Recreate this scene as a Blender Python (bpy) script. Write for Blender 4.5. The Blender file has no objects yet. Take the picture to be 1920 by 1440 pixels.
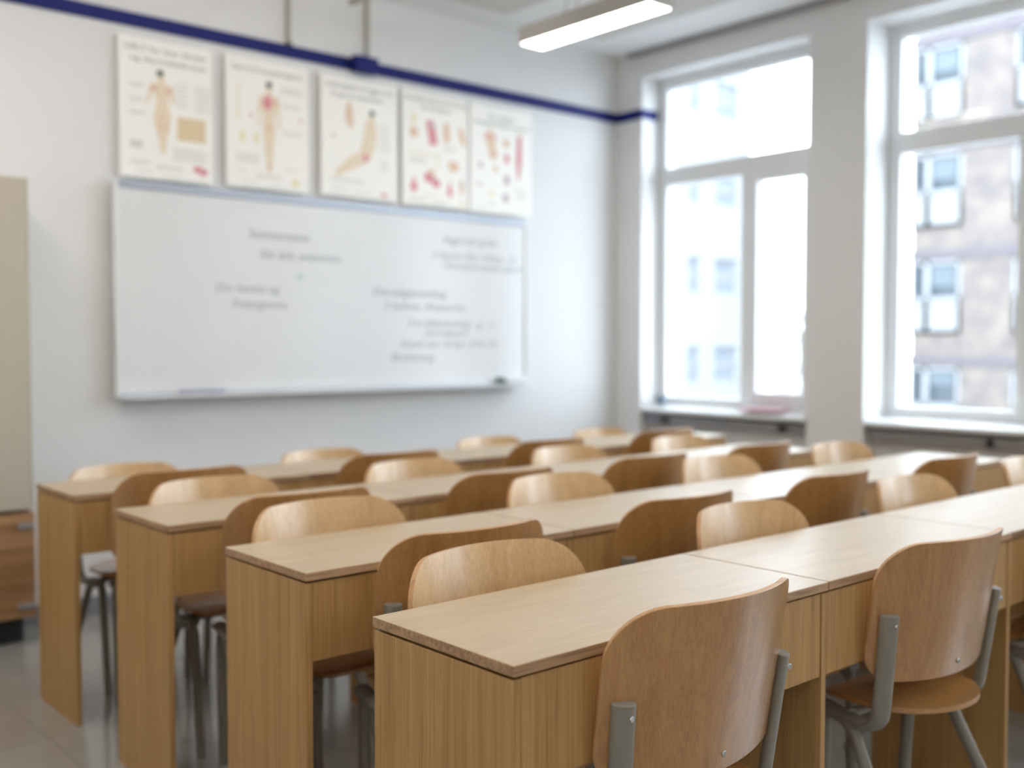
import bpy, bmesh, math, random
from mathutils import Vector, Matrix
from math import sin, cos, pi, radians, sqrt

sc = bpy.context.scene
col = sc.collection
random.seed(7)

# ------------------------------------------------------------------ camera
cam_d = bpy.data.cameras.new('camera')
cam = bpy.data.objects.new('camera', cam_d); col.objects.link(cam)
cam.location = (0, 0, 1.2342)
cam.rotation_euler = (pi / 2 - 0.0383, 0, -0.7172)
cam_d.sensor_width = 36.0
cam_d.lens = 1960.8 / 1920 * 36
cam_d.clip_end = 500
cam_d.dof.use_dof = True
cam_d.dof.focus_distance = 1.86
cam_d.dof.aperture_fstop = 1.7
sc.camera = cam

# ------------------------------------------------------------------ world (overcast sky)
world = bpy.data.worlds.new('overcast_sky'); sc.world = world
world.use_nodes = True
wbg = world.node_tree.nodes['Background']
wbg.inputs['Color'].default_value = (0.77, 0.866, 1.0, 1)
wbg.inputs['Strength'].default_value = 4.05

XW = 5.136          # inner face of the window wall
YW = 4.83           # whiteboard wall
ZC = 3.12           # ceiling
ZH, ZS = 2.961, 0.838   # window head, top of sill
WINS = [(3.36, 4.605), (1.758, 3.003), (0.155, 1.40), (-1.45, -0.205)]

# daylight comes in through the window openings (portals only guide the sampling)
for y0, y1 in WINS:
    ld = bpy.data.lights.new('window_portal', 'AREA'); ld.shape = 'RECTANGLE'
    ld.size = ZH - ZS; ld.size_y = y1 - y0
    ld.cycles.is_portal = True
    lo = bpy.data.objects.new('window_portal', ld); col.objects.link(lo)
    lo.location = (5.44, (y0 + y1) / 2, (ZH + ZS) / 2)
    lo.rotation_euler = (0, pi / 2, 0)

# unseen lights for the room's other ceiling lamps; up-facing ones added as fill
for x, y, down, up in ((0.4, 3.6, 3.5, 6), (2.3, 1.5, 0.8, 7), (0.4, 1.2, 1.5, 6), (-0.6, -1.2, 2, 7), (2.6, -1.4, 2, 8)):
    for e, z, rx, c in ((down, 2.84, 0.0, (1.0, 0.86, 0.68)), (up, 2.90, pi, (1.0, 0.96, 0.93))):
        ld = bpy.data.lights.new('ceiling_fill_light', 'AREA'); ld.shape = 'RECTANGLE'
        ld.size = 0.16; ld.size_y = 1.2; ld.energy = e; ld.color = c
        lo = bpy.data.objects.new('ceiling_fill_light', ld); col.objects.link(lo)
        lo.location = (x, y, z); lo.rotation_euler = (rx, 0, 0)

# the next pendant lamp of the row by the board (above the frame) throws its warm light on posters and board
ld = bpy.data.lights.new('board_lamp_light', 'AREA'); ld.shape = 'RECTANGLE'
ld.size = 1.9; ld.size_y = 0.12; ld.energy = 1.6; ld.color = (1.0, 0.92, 0.82)
lo = bpy.data.objects.new('board_lamp_light', ld); col.objects.link(lo)
lo.location = (2.35, 3.75, 2.98); lo.rotation_euler = (radians(52), 0, 0)

sc.view_settings.view_transform = 'Standard'
sc.view_settings.look = 'None'
sc.view_settings.gamma = 1
sc.view_settings.use_curve_mapping = False
sc.view_settings.exposure = 1.3
try:
    sc.cycles.use_denoising = True
    sc.cycles.max_bounces = 10
    sc.cycles.diffuse_bounces = 7
    sc.cycles.transparent_max_bounces = 12
    sc.cycles.sample_clamp_indirect = 8
except Exception:
    pass


# ------------------------------------------------------------------ materials
def srgb(r, g, b):
    f = lambda c: (c / 255 / 12.92) if c / 255 <= 0.04045 else ((c / 255 + 0.055) / 1.055) ** 2.4
    return (f(r), f(g), f(b), 1)


def mat(name, c, rough=0.5, metal=0.0, spec=None, noise=0.0, nscale=8.0, bump=0.0, bscale=300.0):
    m = bpy.data.materials.new(name); m.use_nodes = True
    nt = m.node_tree; b = nt.nodes['Principled BSDF']
    b.inputs['Base Color'].default_value = c
    b.inputs['Roughness'].default_value = rough
    b.inputs['Metallic'].default_value = metal
    if spec is not None: b.inputs['Specular IOR Level'].default_value = spec
    tc = nt.nodes.new('ShaderNodeTexCoord')
    if noise:
        n = nt.nodes.new('ShaderNodeTexNoise'); n.inputs['Scale'].default_value = nscale
        n.inputs['Detail'].default_value = 4
        nt.links.new(tc.outputs['Object'], n.inputs['Vector'])
        mx = nt.nodes.new('ShaderNodeMix'); mx.data_type = 'RGBA'
        mx.inputs['A'].default_value = tuple(v * (1 - noise) for v in c[:3]) + (1,)
        mx.inputs['B'].default_value = tuple(min(1, v * (1 + noise)) for v in c[:3]) + (1,)
        nt.links.new(n.outputs['Fac'], mx.inputs['Factor'])
        nt.links.new(mx.outputs['Result'], b.inputs['Base Color'])
    if bump:
        n2 = nt.nodes.new('ShaderNodeTexNoise'); n2.inputs['Scale'].default_value = bscale
        nt.links.new(tc.outputs['Object'], n2.inputs['Vector'])
        bp = nt.nodes.new('ShaderNodeBump'); bp.inputs['Strength'].default_value = bump
        bp.inputs['Distance'].default_value = 0.002
        nt.links.new(n2.outputs['Fac'], bp.inputs['Height'])
        nt.links.new(bp.outputs['Normal'], b.inputs['Normal'])
    return m


def wood(name, axis, dark, mid, light, rough=0.42, fine=95.0, long=2.2, pore=0.5, spec=0.5, coat=0.0, crough=0.27):
    """Oak / beech veneer: long fine streaks along one axis, broad tone bands, dark pores."""
    m = bpy.data.materials.new(name); m.use_nodes = True
    nt = m.node_tree; L = nt.links; N = nt.nodes
    b = N['Principled BSDF']; b.inputs['Roughness'].default_value = rough
    b.inputs['Specular IOR Level'].default_value = spec
    b.inputs['Coat Weight'].default_value = coat; b.inputs['Coat Roughness'].default_value = crough
    tc = N.new('ShaderNodeTexCoord'); oi = N.new('ShaderNodeObjectInfo')
    off = N.new('ShaderNodeVectorMath'); off.operation = 'MULTIPLY'
    cmb = N.new('ShaderNodeCombineXYZ')
    for k in range(3): L.new(oi.outputs['Random'], cmb.inputs[k])
    L.new(cmb.outputs[0], off.inputs[0]); off.inputs[1].default_value = (13.7, 7.3, 19.1)
    add = N.new('ShaderNodeVectorMath'); add.operation = 'ADD'
    L.new(tc.outputs['Object'], add.inputs[0]); L.new(off.outputs[0], add.inputs[1])

    def noise(s_across, s_along, detail=3, dist=0.0):
        mp = N.new('ShaderNodeMapping')
        mp.inputs['Scale'].default_value = tuple(s_along if k == axis else s_across for k in range(3))
        n = N.new('ShaderNodeTexNoise'); n.inputs['Scale'].default_value = 1.0
        n.inputs['Detail'].default_value = detail; n.inputs['Distortion'].default_value = dist
        L.new(add.outputs[0], mp.inputs['Vector']); L.new(mp.outputs[0], n.inputs['Vector'])
        return n
    n1 = noise(fine, long, 4, 0.3)
    n2 = noise(fine * 0.10, long * 0.45, 2, 0.8)
    n3 = noise(fine * 1.7, long * 2.2, 2)
    mixv = N.new('ShaderNodeMath'); mixv.operation = 'MULTIPLY_ADD'
    L.new(n2.outputs['Fac'], mixv.inputs[0]); mixv.inputs[1].default_value = 0.5
    sc1 = N.new('ShaderNodeMath'); sc1.operation = 'MULTIPLY'; sc1.inputs[1].default_value = 0.6
    L.new(n1.outputs['Fac'], sc1.inputs[0]); L.new(sc1.outputs[0], mixv.inputs[2])
    r = N.new('ShaderNodeValToRGB'); e = r.color_ramp.elements
    e[0].position = 0.40; e[0].color = dark; e[1].position = 0.70; e[1].color = light
    mid_e = r.color_ramp.elements.new(0.55); mid_e.color = mid
    L.new(mixv.outputs[0], r.inputs['Fac'])
    pr = N.new('ShaderNodeValToRGB'); pe = pr.color_ramp.elements
    pe[0].position = 0.34; pe[0].color = (1 - pore, 1 - pore, 1 - pore, 1)
    pe[1].position = 0.47; pe[1].color = (1, 1, 1, 1)
    L.new(n3.outputs['Fac'], pr.inputs['Fac'])
    mul = N.new('ShaderNodeMix'); mul.data_type = 'RGBA'; mul.blend_type = 'MULTIPLY'
    mul.inputs['Factor'].default_value = 1.0
    L.new(r.outputs['Color'], mul.inputs['A']); L.new(pr.outputs['Color'], mul.inputs['B'])
    L.new(mul.outputs['Result'], b.inputs['Base Color'])
    bp = N.new('ShaderNodeBump'); bp.inputs['Strength'].default_value = 0.10; bp.inputs['Distance'].default_value = 0.0008
    L.new(n3.outputs['Fac'], bp.inputs['Height']); L.new(bp.outputs['Normal'], b.inputs['Normal'])
    return m


def print_mat(name, r, g, b, keep, nz=0.04):
    """poster ink mixed towards a pale paper tone"""
    f = lambda c, p: p + (c - p) * keep
    return mat(name, srgb(f(r, 240), f(g, 238), f(b, 230)), 0.7, noise=nz, nscale=40)


def emit(name, c, s):
    m = bpy.data.materials.new(name); m.use_nodes = True
    b = m.node_tree.nodes['Principled BSDF']
    b.inputs['Base Color'].default_value = c
    b.inputs['Emission Color'].default_value = c
    b.inputs['Emission Strength'].default_value = s
    return m


def glass(name):
    m = bpy.data.materials.new(name); m.use_nodes = True
    nt = m.node_tree; nt.nodes.clear()
    o = nt.nodes.new('ShaderNodeOutputMaterial'); t = nt.nodes.new('ShaderNodeBsdfTransparent')
    g = nt.nodes.new('ShaderNodeBsdfGlossy'); g.inputs['Roughness'].default_value = 0.02
    t.inputs['Color'].default_value = (0.96, 0.98, 0.97, 1)
    lw = nt.nodes.new('ShaderNodeLayerWeight'); lw.inputs['Blend'].default_value = 0.5
    pw = nt.nodes.new('ShaderNodeMath'); pw.operation = 'POWER'; pw.inputs[1].default_value = 5
    f = nt.nodes.new('ShaderNodeMath'); f.operation = 'MULTIPLY_ADD'; f.inputs[1].default_value = 0.9; f.inputs[2].default_value = 0.025
    nt.links.new(lw.outputs['Facing'], pw.inputs[0]); nt.links.new(pw.outputs[0], f.inputs[0])
    mx = nt.nodes.new('ShaderNodeMixShader')
    nt.links.new(f.outputs[0], mx.inputs[0]); nt.links.new(t.outputs[0], mx.inputs[1]); nt.links.new(g.outputs[0], mx.inputs[2])
    nt.links.new(mx.outputs[0], o.inputs['Surface'])
    return m


def brick(name):
    m = bpy.data.materials.new(name); m.use_nodes = True
    nt = m.node_tree; b = nt.nodes['Principled BSDF']; b.inputs['Roughness'].default_value = 0.9
    tc = nt.nodes.new('ShaderNodeTexCoord')
    mp = nt.nodes.new('ShaderNodeMapping'); mp.inputs['Rotation'].default_value = (pi / 2, 0, pi / 2)
    sw = nt.nodes.new('ShaderNodeSeparateXYZ'); cb = nt.nodes.new('ShaderNodeCombineXYZ')
    nt.links.new(tc.outputs['Object'], sw.inputs[0])
    nt.links.new(sw.outputs['Y'], cb.inputs['X']); nt.links.new(sw.outputs['Z'], cb.inputs['Y'])
    br = nt.nodes.new('ShaderNodeTexBrick'); br.inputs['Scale'].default_value = 4.5
    br.inputs['Color1'].default_value = (0.148, 0.119, 0.108, 1); br.inputs['Color2'].default_value = (0.18, 0.155, 0.132, 1)  # brick tones paled and greyed, putting the outdoor haze into the colour
    br.inputs['Mortar'].default_value = (0.17, 0.16, 0.155, 1); br.inputs['Mortar Size'].default_value = 0.02
    nt.links.new(cb.outputs[0], br.inputs['Vector'])
    n = nt.nodes.new('ShaderNodeTexNoise'); n.inputs['Scale'].default_value = 1.3; n.inputs['Detail'].default_value = 5
    nt.links.new(cb.outputs[0], n.inputs['Vector'])
    rr = nt.nodes.new('ShaderNodeValToRGB'); rr.color_ramp.elements[0].color = (0.80, 0.79, 0.85, 1)
    rr.color_ramp.elements[1].color = (1.15, 1.13, 1.08, 1); rr.color_ramp.elements[0].position = .35; rr.color_ramp.elements[1].position = .65
    nt.links.new(n.outputs['Fac'], rr.inputs['Fac'])
    mx = nt.nodes.new('ShaderNodeMix'); mx.data_type = 'RGBA'; mx.blend_type = 'MULTIPLY'; mx.inputs['Factor'].default_value = 1
    nt.links.new(br.outputs['Color'], mx.inputs['A']); nt.links.new(rr.outputs['Color'], mx.inputs['B'])
    nt.links.new(mx.outputs['Result'], b.inputs['Base Color'])
    return m


def floor_mat():
    m = bpy.data.materials.new('linoleum_tiles'); m.use_nodes = True
    nt = m.node_tree; b = nt.nodes['Principled BSDF']; b.inputs['Roughness'].default_value = 0.15; b.inputs['Specular IOR Level'].default_value = 0.95
    tc = nt.nodes.new('ShaderNodeTexCoord')
    mp = nt.nodes.new('ShaderNodeMapping'); mp.inputs['Location'].default_value = (0.17, 0.22, 0)
    nt.links.new(tc.outputs['Object'], mp.inputs['Vector'])
    br = nt.nodes.new('ShaderNodeTexBrick'); br.offset = 0.0; br.inputs['Scale'].default_value = 1.0
    br.inputs['Brick Width'].default_value = 0.6; br.inputs['Row Height'].default_value = 0.6
    br.inputs['Mortar Size'].default_value = 0.0022; br.inputs['Mortar'].default_value = srgb(138, 135, 129)
    br.inputs['Color1'].default_value = srgb(153, 150, 144); br.inputs['Color2'].default_value = srgb(160, 157, 151)
    nt.links.new(mp.outputs[0], br.inputs['Vector'])
    n = nt.nodes.new('ShaderNodeTexNoise'); n.inputs['Scale'].default_value = 5; n.inputs['Detail'].default_value = 6
    nt.links.new(tc.outputs['Object'], n.inputs['Vector'])
    rr = nt.nodes.new('ShaderNodeValToRGB'); rr.color_ramp.elements[0].color = (0.88, 0.88, 0.88, 1); rr.color_ramp.elements[1].color = (1.08, 1.08, 1.08, 1)
    nt.links.new(n.outputs['Fac'], rr.inputs['Fac'])
    mx = nt.nodes.new('ShaderNodeMix'); mx.data_type = 'RGBA'; mx.blend_type = 'MULTIPLY'; mx.inputs['Factor'].default_value = 1
    nt.links.new(br.outputs['Color'], mx.inputs['A']); nt.links.new(rr.outputs['Color'], mx.inputs['B'])
    nt.links.new(mx.outputs['Result'], b.inputs['Base Color'])
    return m


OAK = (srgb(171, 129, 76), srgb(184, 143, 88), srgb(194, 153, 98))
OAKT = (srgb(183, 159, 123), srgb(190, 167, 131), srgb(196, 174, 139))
BEECH = (srgb(166, 117, 66), srgb(179, 131, 78), srgb(190, 143, 89))
M = dict(
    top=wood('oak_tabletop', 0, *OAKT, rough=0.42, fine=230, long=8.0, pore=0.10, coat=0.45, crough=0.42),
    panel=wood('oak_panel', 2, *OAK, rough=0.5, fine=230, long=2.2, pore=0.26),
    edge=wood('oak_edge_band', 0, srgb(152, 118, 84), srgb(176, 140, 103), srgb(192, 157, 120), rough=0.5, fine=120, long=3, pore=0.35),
    back=wood('beech_veneer', 2, *BEECH, rough=0.30, fine=330, long=3.0, pore=0.14, spec=0.55, coat=1.0),
    inner=wood('pale_inner_veneer', 2, srgb(208, 168, 114), srgb(220, 182, 128), srgb(229, 193, 142), rough=0.36, fine=300, long=3.0, pore=0.14, spec=0.6, coat=1.0),
    ply=wood('ply_edge', 0, srgb(176, 132, 86), srgb(196, 152, 104), srgb(208, 166, 118), rough=0.45, fine=300, long=6, pore=0.1),
    seat=wood('beech_seat', 1, *BEECH, rough=0.30, fine=330, long=3.0, pore=0.14, spec=0.55, coat=1.0),
    cab=wood('oak_cabinet', 0, srgb(140, 100, 62), srgb(165, 124, 84), srgb(182, 142, 102), rough=0.5, fine=90, long=1.5, pore=0.2),
    steel=mat('grey_enamel', srgb(140, 135, 124), 0.38, 0.0, 0.5, bump=0.03, bscale=900),
    bolt=mat('bolt_steel', srgb(205, 205, 205), 0.22, 1.0, noise=0.03),
    wall=mat('white_wall', (0.80, 0.80, 0.80, 1), 0.75, noise=0.012, nscale=2, bump=0.05, bscale=90),
    ceil=mat('white_ceiling', (0.82, 0.82, 0.82, 1), 0.8, noise=0.01, nscale=2),
    cpanel=mat('acoustic_panel', (0.62, 0.60, 0.57, 1), 0.9, noise=0.03, nscale=40),
    frame=mat('white_window_paint', (0.80, 0.81, 0.82, 1), 0.4, noise=0.01),
    sill=mat('white_sill', (0.82, 0.83, 0.83, 1), 0.25, noise=0.01),
    blue=mat('blue_paint', srgb(24, 33, 108), 0.5, spec=0.25, noise=0.03),
    base=mat('grey_skirting', srgb(140, 142, 148), 0.5, noise=0.03),
    board=mat('whiteboard_enamel', (0.78, 0.785, 0.79, 1), 0.22, noise=0.008),
    alu=mat('aluminium', srgb(178, 186, 198), 0.35, 0.35, noise=0.02),
    alug=mat('grey_trunking', srgb(150, 148, 150), 0.45, 0.2, noise=0.03),
    lil=mat('lilac_grey_plastic', srgb(150, 152, 172), 0.5, noise=0.02),
    paper=mat('poster_paper', srgb(250, 248, 242), 0.55, noise=0.008),
    ink=print_mat('poster_ink', 120, 130, 128, 0.75),
    pale=print_mat('pale_print', 206, 207, 203, 0.60),
    skin=print_mat('skin_tone_print', 238, 208, 166, 0.50),
    red=print_mat('rose_print', 220, 110, 125, 0.70),
    tan=print_mat('tan_print', 222, 196, 150, 0.75),
    orange=print_mat('orange_print', 228, 178, 140, 0.55),
    yellow=print_mat('yellow_print', 240, 226, 168, 0.60),
    hair=print_mat('hair_print', 72, 82, 74, 0.80),
    mauve=print_mat('mauve_print', 190, 165, 178, 0.60),
    marker=mat('marker_ink', srgb(150, 155, 158), 0.6, noise=0.03),
    green=mat('green_marker_ink', srgb(120, 190, 170), 0.6, noise=0.03),
    black=mat('black_plastic', srgb(38, 40, 40), 0.45, noise=0.05),
    dgreen=mat('dark_green_felt', srgb(40, 66, 50), 0.8, noise=0.05),
    whitep=mat('white_plastic', srgb(228, 230, 230), 0.4, noise=0.01),
    cream=mat('cream_laminate', srgb(190, 182, 164), 0.5, noise=0.012),
    conduit=mat('conduit_plastic', srgb(176, 174, 162), 0.5, noise=0.02),
    lampbody=mat('lamp_housing', srgb(200, 196, 190), 0.45, 0.0, noise=0.02),
    teal=mat('slate_blue_ceramic', srgb(112, 128, 142), 0.4, noise=0.03),
    pink=mat('pink_paper', srgb(222, 178, 190), 0.7, noise=0.02),
    glass=glass('window_glass'),
    brick=brick('brown_brick'),
    band=mat('mauve_brick_band', (0.12, 0.105, 0.115, 1), 0.9, noise=0.15, nscale=3),
    render=mat('white_render', (0.27, 0.27, 0.27, 1), 0.9, noise=0.02),
    wglass=mat('dark_window_glass', srgb(54, 63, 70), 0.08, 0.0, 0.4, noise=0.05),
    pglass=mat('pale_window_glass', srgb(126, 132, 140), 0.1, 0.0, 0.4, noise=0.05),
    blind=mat('pale_blind', srgb(92, 100, 106), 0.6, noise=0.03),
    bark=mat('grey_bark', (0.22, 0.20, 0.18, 1), 0.9, noise=0.1),
    leaf=mat('grey_green_leaf', (0.14, 0.143, 0.13, 1), 0.9, noise=0.2, nscale=2),
    street=mat('street_asphalt', (0.25, 0.25, 0.25, 1), 0.9, noise=0.1, nscale=0.5),
    floor=floor_mat(),
    diffuser=emit('lamp_diffuser', (1.0, 0.98, 0.93, 1), 5.0),
)


# ------------------------------------------------------------------ mesh helpers
class MB:
    def __init__(s): s.v = []; s.f = []; s.mi = []; s.cur = 0

    def box(s, x0, x1, y0, y1, z0, z1):
        b = len(s.v)
        s.v += [(x0, y0, z0), (x1, y0, z0), (x1, y1, z0), (x0, y1, z0), (x0, y0, z1), (x1, y0, z1), (x1, y1, z1), (x0, y1, z1)]
        for f in ((3, 2, 1, 0), (4, 5, 6, 7), (0, 1, 5, 4), (1, 2, 6, 5), (2, 3, 7, 6), (3, 0, 4, 7)):
            s.f.append(tuple(b + k for k in f)); s.mi.append(s.cur)
        return s

    def tube(s, pts, ra, rb=None, n=16, ref=(1, 0, 0), cap=True):
        """swept oval tube; ra along the (projected) ref direction, rb across"""
        rb = ra if rb is None else rb
        P = [Vector(p) for p in pts]; b = len(s.v); R = Vector(ref)
        for i, p in enumerate(P):
            t = (P[min(i + 1, len(P) - 1)] - P[max(i - 1, 0)]).normalized()
            u = R - t * R.dot(t)
            if u.length < 1e-4: u = t.orthogonal()
            u.normalize(); w = t.cross(u)
            for k in range(n):
                a = 2 * pi * k / n
                q = p + u * (ra * cos(a)) + w * (rb * sin(a)); s.v.append(tuple(q))
        for i in range(len(P) - 1):
            for k in range(n):
                a0 = b + i * n + k; a1 = b + i * n + (k + 1) % n
                s.f.append((a0, a1, a1 + n, a0 + n)); s.mi.append(s.cur)
        if cap:
            s.f.append(tuple(b + k for k in reversed(range(n)))); s.mi.append(s.cur)
            e = b + (len(P) - 1) * n
            s.f.append(tuple(e + k for k in range(n))); s.mi.append(s.cur)
        return s

    def sheet(s, P, th, nu, nv):
        """closed thick sheet from a grid function P(i,j) -> point; thickness split both ways"""
        b = len(s.v); G = [[Vector(P(i, j)) for j in range(nv)] for i in range(nu)]
        F = []
        for sgn in (1, -1):
            for i in range(nu):
                for j in range(nv):
                    du = G[min(i + 1, nu - 1)][j] - G[max(i - 1, 0)][j]
                    jm = nv // 2
                    dv = G[i][min(j + 1, nv - 1)] - G[i][max(j - 1, 0)]
                    if dv.length < 1e-6: dv = G[nu // 2][min(j + 1, nv - 1)] - G[nu // 2][max(j - 1, 0)]
                    n = du.cross(dv)
                    n = n.normalized() if n.length > 1e-9 else Vector((0, 1, 0))
                    s.v.append(tuple(G[i][j] + n * (sgn * th / 2)))
        o = nu * nv
        id_ = lambda i, j, k: b + k * o + i * nv + j
        for i in range(nu - 1):
            for j in range(nv - 1):
                s.f.append((id_(i, j, 0), id_(i + 1, j, 0), id_(i + 1, j + 1, 0), id_(i, j + 1, 0))); s.mi.append(s.cur)
                s.f.append((id_(i, j, 1), id_(i, j + 1, 1), id_(i + 1, j + 1, 1), id_(i + 1, j, 1))); s.mi.append(s.cur)
        ring = [(i, 0) for i in range(nu)] + [(nu - 1, j) for j in range(1, nv)] + [(i, nv - 1) for i in range(nu - 2, -1, -1)] + [(0, j) for j in range(nv - 2, 0, -1)]
        for k in range(len(ring)):
            a, c = ring[k], ring[(k + 1) % len(ring)]
            s.f.append((id_(*a, 0), id_(*a, 1), id_(*c, 1), id_(*c, 0))); s.mi.append(s.cur)
        return s

    def poly(s, pts):
        b = len(s.v); s.v += [tuple(p) for p in pts]
        s.f.append(tuple(range(b, b + len(pts)))); s.mi.append(s.cur); return s

    def build(s, name, mats, parent=None, bevel=0.0, seg=2, smooth=True, angle=35, loc=None):
        me = bpy.data.meshes.new(name); me.from_pydata(s.v, [], s.f)
        mats = mats if isinstance(mats, (list, tuple)) else [mats]
        for m in mats: me.materials.append(m)
        for p, k in zip(me.polygons, s.mi): p.material_index = k
        bm = bmesh.new(); bm.from_mesh(me)
        bmesh.ops.recalc_face_normals(bm, faces=bm.faces); bm.to_mesh(me); bm.free()
        if smooth:
            for p in me.polygons: p.use_smooth = True
            me.set_sharp_from_angle(angle=radians(angle))
        o = bpy.data.objects.new(name, me); col.objects.link(o)
        if bevel:
            bv = o.modifiers.new('bevel', 'BEVEL'); bv.width = bevel; bv.segments = seg
            bv.limit_method = 'ANGLE'; bv.angle_limit = radians(50); bv.harden_normals = False
        if parent: o.parent = parent
        if loc is not None: o.location = loc
        return o


def empty(name, loc=(0, 0, 0), rz=0.0):
    o = bpy.data.objects.new(name, None); col.objects.link(o)
    o.location = loc; o.rotation_euler = (0, 0, rz); o.empty_display_size = 0.1
    return o


def tag(o, label, cat, group=None, kind=None):
    o['label'] = label; o['category'] = cat
    if group: o['group'] = group
    if kind: o['kind'] = kind
    return o


def struct(o): o['kind'] = 'structure'; return o


def kids(o): return [c for c in sc.objects if c.parent == o]


def fillet(pts, rads, n=7):
    """round the inner corners of a polyline"""
    P = [Vector(p) for p in pts]; out = [P[0]]
    for i in range(1, len(P) - 1):
        r = rads[i - 1]; a = (P[i - 1] - P[i]).normalized(); c = (P[i + 1] - P[i]).normalized()
        ang = a.angle(c); d = r / math.tan(ang / 2)
        p0, p1 = P[i] + a * d, P[i] + c * d
        bis = (a + c).normalized(); cen = P[i] + bis * (r / sin(ang / 2))
        v0, v1 = p0 - cen, p1 - cen; th = v0.angle(v1); ax = v0.cross(v1).normalized()
        for k in range(n + 1):
            out.append(cen + Matrix.Rotation(th * k / n, 3, ax) @ v0)
    out.append(P[-1]); return out


def glyphs(txt, shear):
    cu = bpy.data.curves.new('lettering', 'FONT'); cu.body = txt; cu.shear = shear; cu.resolution_u = 3
    t = bpy.data.objects.new('lettering', cu); col.objects.link(t)
    me = bpy.data.meshes.new_from_object(t.evaluated_get(bpy.context.evaluated_depsgraph_get()))
    bpy.data.objects.remove(t); bpy.data.curves.remove(cu)
    xs = [v.co.x for v in me.vertices]
    return me, min(xs), max(xs)


def text_obj(name, txt, m, parent, x, y, z, width, shear=0.0, height=0.03):
    """flat lettering standing in the XZ plane, facing -Y; x,z = lower left corner; one object per word"""
    me, l0, l1 = glyphs(txt, shear); bpy.data.meshes.remove(me)
    k, kz = width / (l1 - l0), height / 0.72; pre = ''; out = None
    for wd in txt.split(' '):
        pre = (pre + ' ' + wd) if pre else wd
        me, a, b = glyphs(wd, shear); me2, _a, right = glyphs(pre, shear); bpy.data.meshes.remove(me2)
        for v in me.vertices: v.co = Vector(((v.co.x - a) * k, -v.co.z, v.co.y * kz))
        me.name = name; me.materials.clear(); me.materials.append(m)
        out = bpy.data.objects.new(name, me); col.objects.link(out); out.parent = parent
        out.location = Vector((x + (right - (b - a) - l0) * k, y, z)) - parent.location
    return out


# ------------------------------------------------------------------ the room shell
XL, YB = -1.7, -3.2
struct(MB().box(XL, XW + 0.3, YB, YW, -0.1, 0).build('floor', M['floor'], smooth=False))
struct(MB().box(XL - 0.2, XW + 0.35, YB - 0.2, YW + 0.2, ZC, ZC + 0.2).build('ceiling', M['ceil'], smooth=False))
struct(MB().box(XL - 0.2, XW + 0.35, YW, YW + 0.2, -0.1, ZC).build('wall_front', M['wall'], smooth=False))
struct(MB().box(XL - 0.2, XW + 0.35, YB - 0.2, YB, -0.1, ZC).build('wall_back', M['wall'], smooth=False))
struct(MB().box(XL - 0.2, XL, YB, YW, -0.1, ZC).build('wall_left', M['wall'], smooth=False))

w = MB(); XO = XW + 0.33
edges = [YW] + [e for y0, y1 in WINS for e in (y1, y0)] + [YB]
for k in range(0, len(edges), 2):
    w.box(XW, XO, edges[k + 1], edges[k], -0.1, ZH)          # piers
w.box(XW, XO, YB, YW, ZH, ZC)                                 # lintel band
for y0, y1 in WINS:
    w.box(XW + 0.10, XO, y0, y1, -0.1, ZS - 0.045)            # recessed breast under each window
struct(w.build('wall_right', M['wall'], smooth=False))

struct(MB().box(1.0, XW - 0.001, YW - 0.012, YW, 0, 0.083).build('baseboard_front', M['base'], bevel=0.002))
struct(MB().box(XL, 1.0, YW - 0.012, YW, 0, 0.083).build('baseboard_front', M['base'], bevel=0.002))

# blue band painted round the room below the ceiling
t = MB()
ZB0, ZB1 = 2.696, 2.759
t.box(XL, XW, YW - 0.012, YW + 0.001, ZB0, ZB1)
t.box(XW - 0.006, XW + 0.001, WINS[0][1], YW - 0.012, ZB0, ZB1)
t.box(XW - 0.006, XW + 0.15, WINS[0][1] - 0.003, WINS[0][1] + 0.001, ZB0, ZB1)
struct(t.build('trim_1', M['blue'], smooth=False))
struct(MB().box(XW - 0.05, XW - 0.012, -1.5, 4.70, ZC - 0.026, ZC).build('trim_2', M['alug'], bevel=0.003))   # rail along the ceiling edge


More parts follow.
